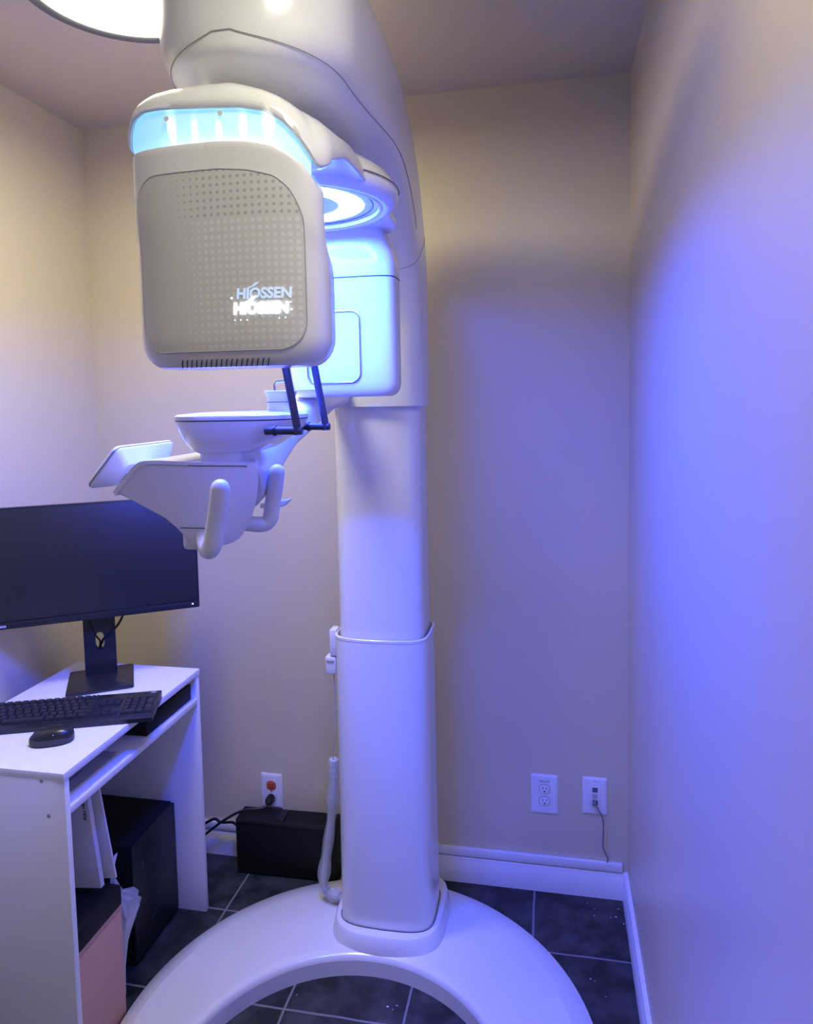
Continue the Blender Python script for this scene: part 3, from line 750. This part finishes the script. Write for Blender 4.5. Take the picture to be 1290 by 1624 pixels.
# crumpled plastic bag beside the tan box
def bag():
    b = new(); rings = []; N = 30
    for k, (z, r, x, y) in enumerate(((.0, .006, -1.085, 1.545), (.03, .010, -1.085, 1.548), (.10, .012, -1.085, 1.550), (.16, .018, -1.085, 1.556), (.205, .040, -1.090, 1.570), (.235, .052, -1.092, 1.584), (.262, .040, -1.093, 1.578), (.285, .016, -1.096, 1.563), (.33, .008, -1.100, 1.552), (.352, .006, -1.100, 1.552))):
        rings.append([(x+r*.55*cos(2*PI*i/N)*(1+.28*sin(i*2.7+k)), y+r*sin(2*PI*i/N)*(1+.25*sin(i*1.9+k*1.3)), z+.004*sin(i*3.1+k)*(k > 0)) for i in range(N)])
    rings = [[(x, max(y, 1.5285), max(z, .001)) for x, y, z in r] for r in rings]
    return loft(b, rings)
pb = thing('plastic_bag', 'crumpled white plastic bag squeezed between the tan box and the tower', 'bag', (-1.075, 1.58, 0))
obj('bag_body', bag(), BAG, pb, ang=15)
obj('bag_tag', prism(new(), [(1.538, .348), (1.554, .350), (1.578, .388), (1.564, .390)], lambda u, v, s: (-1.100-.001*s, u, v)), PAPER, pb)

# black box on the floor by the back wall, with its cords
ub_ = thing('battery_backup', 'low black power backup box on the floor beneath the outlet with the orange socket', 'electronics box', (-.873, 2.10, 0), math.radians(1.5), turned=True)
obj('case', B(-.143, .195, -.017, .060, .002, .186, .005, 3), BOXB, ub_)
obj('top_ridge', B(-.005, .020, -.015, .044, .185, .193, .003), BLK, ub_)
obj('front_lip', B(-.140, .192, -.019, -.016, .172, .182, .0015), BLK, ub_)

# outlets
def plate(loc, w, h, name, label, cat='outlet'):
    t = thing(name, label, cat, loc, turned=True)
    b = new(); loft(b, [[(u, -d, v) for u, v in rrect(a, c, .003, 3)] for d, a, c in ((0, w/2, h/2), (.0025, w/2, h/2), (.0055, w/2-.005, h/2-.005), (.006, w/2-.008, h/2-.008))])
    obj('cover_plate', b, TRIM, t)
    return t
def socket(t, z, m=TRIM, slots=True):
    s = new(); o_ = [(max(-.0155, min(.0155, .0185*cos(a))), .0145*sin(a)) for a in [2*PI*k/28 for k in range(28)]]
    prism(s, o_, lambda u, v, q: (u, -.0055-.003*q, z+v), .0006); so = obj('socket', s, m, t)
    if slots:
        sl = new(); rbox(sl, -.0068, -.0048, -.0092, -.0084, z+.0005, z+.0075); rbox(sl, .0048, .0068, -.0092, -.0084, z+.0010, z+.0070)
        prism(sl, sq(.0024, .0024, 2, 12), lambda u, v, q: (u, -.0092+.0008*q, z-.0065+v)); obj('contact_slots', sl, SLOT, so)
    gv = new(); tube(gv, [(u*1.03, -.0062, z+v*1.03) for u, v in o_], .0007, 5, closed=True); obj('socket_gap', gv, SEAM, so)
    return so
o1 = plate((-.026, YB, .309), .082, .126, 'wall_outlet', 'white double wall outlet with nothing plugged in')
socket(o1, .018); socket(o1, -.020)
pt = text_mesh('INV-LTC', .0085, bold=.0001); xs = [v.co.x for v in pt.verts]; mx = (min(xs)+max(xs))/2
for v in pt.verts: v.co = Vector((v.co.x-mx, -.0064, .0395+v.co.y))
obj('printed_word', pt, INK, o1)
o2 = plate((-.925, YB, .237), .074, .118, 'wall_outlet', 'white wall outlet with orange red upper socket and a black plug below')
plabel(socket(o2, .020, RED), 'orange red socket'); socket(o2, -.020, TRIM, False)
sc_ = new(); prism(sc_, sq(.0025, .0025, 2, 12), lambda u, v, q: (u, -.006-.001*q, v)); obj('plate_screw', sc_, STEEL, o2)
o3 = plate((.125, YB, .317), .073, .117, 'data_outlet', 'white network wall plate with three jacks and a grey cord')
fr_ = new(); prism(fr_, rrect(.0165, .033, .002, 3), lambda u, v, q: (u, -.0055-.002*q, v), .0005); obj('jack_insert', fr_, PLAST2, o3)
for k, z in enumerate((.022, .002, -.018)):
    j = new(); prism(j, rrect(.0078, .0072, .001, 2), lambda u, v, q: (u, -.0077-.0006*q, z+v)); obj('jack', j, (GREYP, GREYP, SLOT)[k] if k else mat('grey_jack', (.10, .12, .16), .5, noise=.05), o3)
for z in (.048, -.048):
    s = new(); prism(s, sq(.002, .002, 2, 10), lambda u, v, q: (u, -.0058-.0008*q, z+v)); obj('plate_screw', s, GREYP, o3)
pcord = thing('phone_cord', 'thin grey cord hanging from the network wall plate to the white trim', 'cord', (.13, YB-.01, .30))
b = new(); rbox(b, .117, .129, YB-.024, YB-.0088, .297, .306, .001)
obj('plug', b, CORDG, pcord)
w_ = new(); tube(w_, spl([(.124, YB-.020, .301), (.133, YB-.026, .290), (.147, YB-.022, .258), (.149, YB-.018, .21), (.148, YB-.014, .165), (.156, YB-.012, .145), (.163, YB-.010, .125), (.160, YB-.008, .1125)], 8), .0019, 8)
obj('wire', w_, CORDG, pcord)

pw = thing('power_cord', 'black power cord plugged in below the orange socket, trailing behind the desk', 'cord', (-.925, YB-.02, .22))
pg = new(); tube(pg, [(-.925, YB-.0085, .217), (-.925, YB-.020, .217), (-.925, YB-.030, .214), (-.926, YB-.036, .208)], lambda t: .0135 if t < .8 else .010, 14); obj('plug', pg, BLK, pw)
w_ = new(); tube(w_, spl([(-.926, YB-.036, .212), (-.931, YB-.044, .2035), (-.95, YB-.055, .2015), (-.985, YB-.065, .2010), (-1.02, YB-.070, .190), (-1.06, YB-.07, .165), (-1.10, YB-.07, .135), (-1.16, YB-.07, .08), (-1.20, YB-.07, .012)], 8), .0042, 8); obj('wire', w_, BLK, pw)
w2 = new(); tube(w2, spl([(-1.020, YB-.075, .150), (-1.05, YB-.05, .142), (-1.09, YB-.05, .138), (-1.12, YB-.05, .145), (-1.19, YB-.05, .09), (-1.22, YB-.05, .01)], 8), .0046, 8)
tag(obj('equipment_cord', w2, BLK, loc=(-1.1, YB-.06, .13)), 'short black cord running from the power backup box behind the desk', 'cord')

# plaster crumbs on the floor
cr = new()
for x, y in ((.118, 2.08), (.165, 2.08), (.18, 2.085), (.12, 2.11), (.20, 2.06), (.095, 1.84), (.105, 1.835), (.06, 1.77), (.13, 1.79), (.19, 2.12), (.10, 2.13), (-.40, 1.655), (-.392, 1.668), (-.414, 1.660), (-.655, 1.655)):
    r = random.uniform(.0012, .0032)
    bmesh.ops.create_icosphere(cr, subdivisions=1, radius=r, matrix=Matrix.Translation((x, y, r*.6)) @ Matrix.Diagonal((1.3, .8, .6, 1)))
tag(obj('plaster_crumbs', cr, PAPER, loc=(0, 1.9, 0)), 'scattered white plaster crumbs on the dark slate tiles', 'crumbs', kind='stuff')
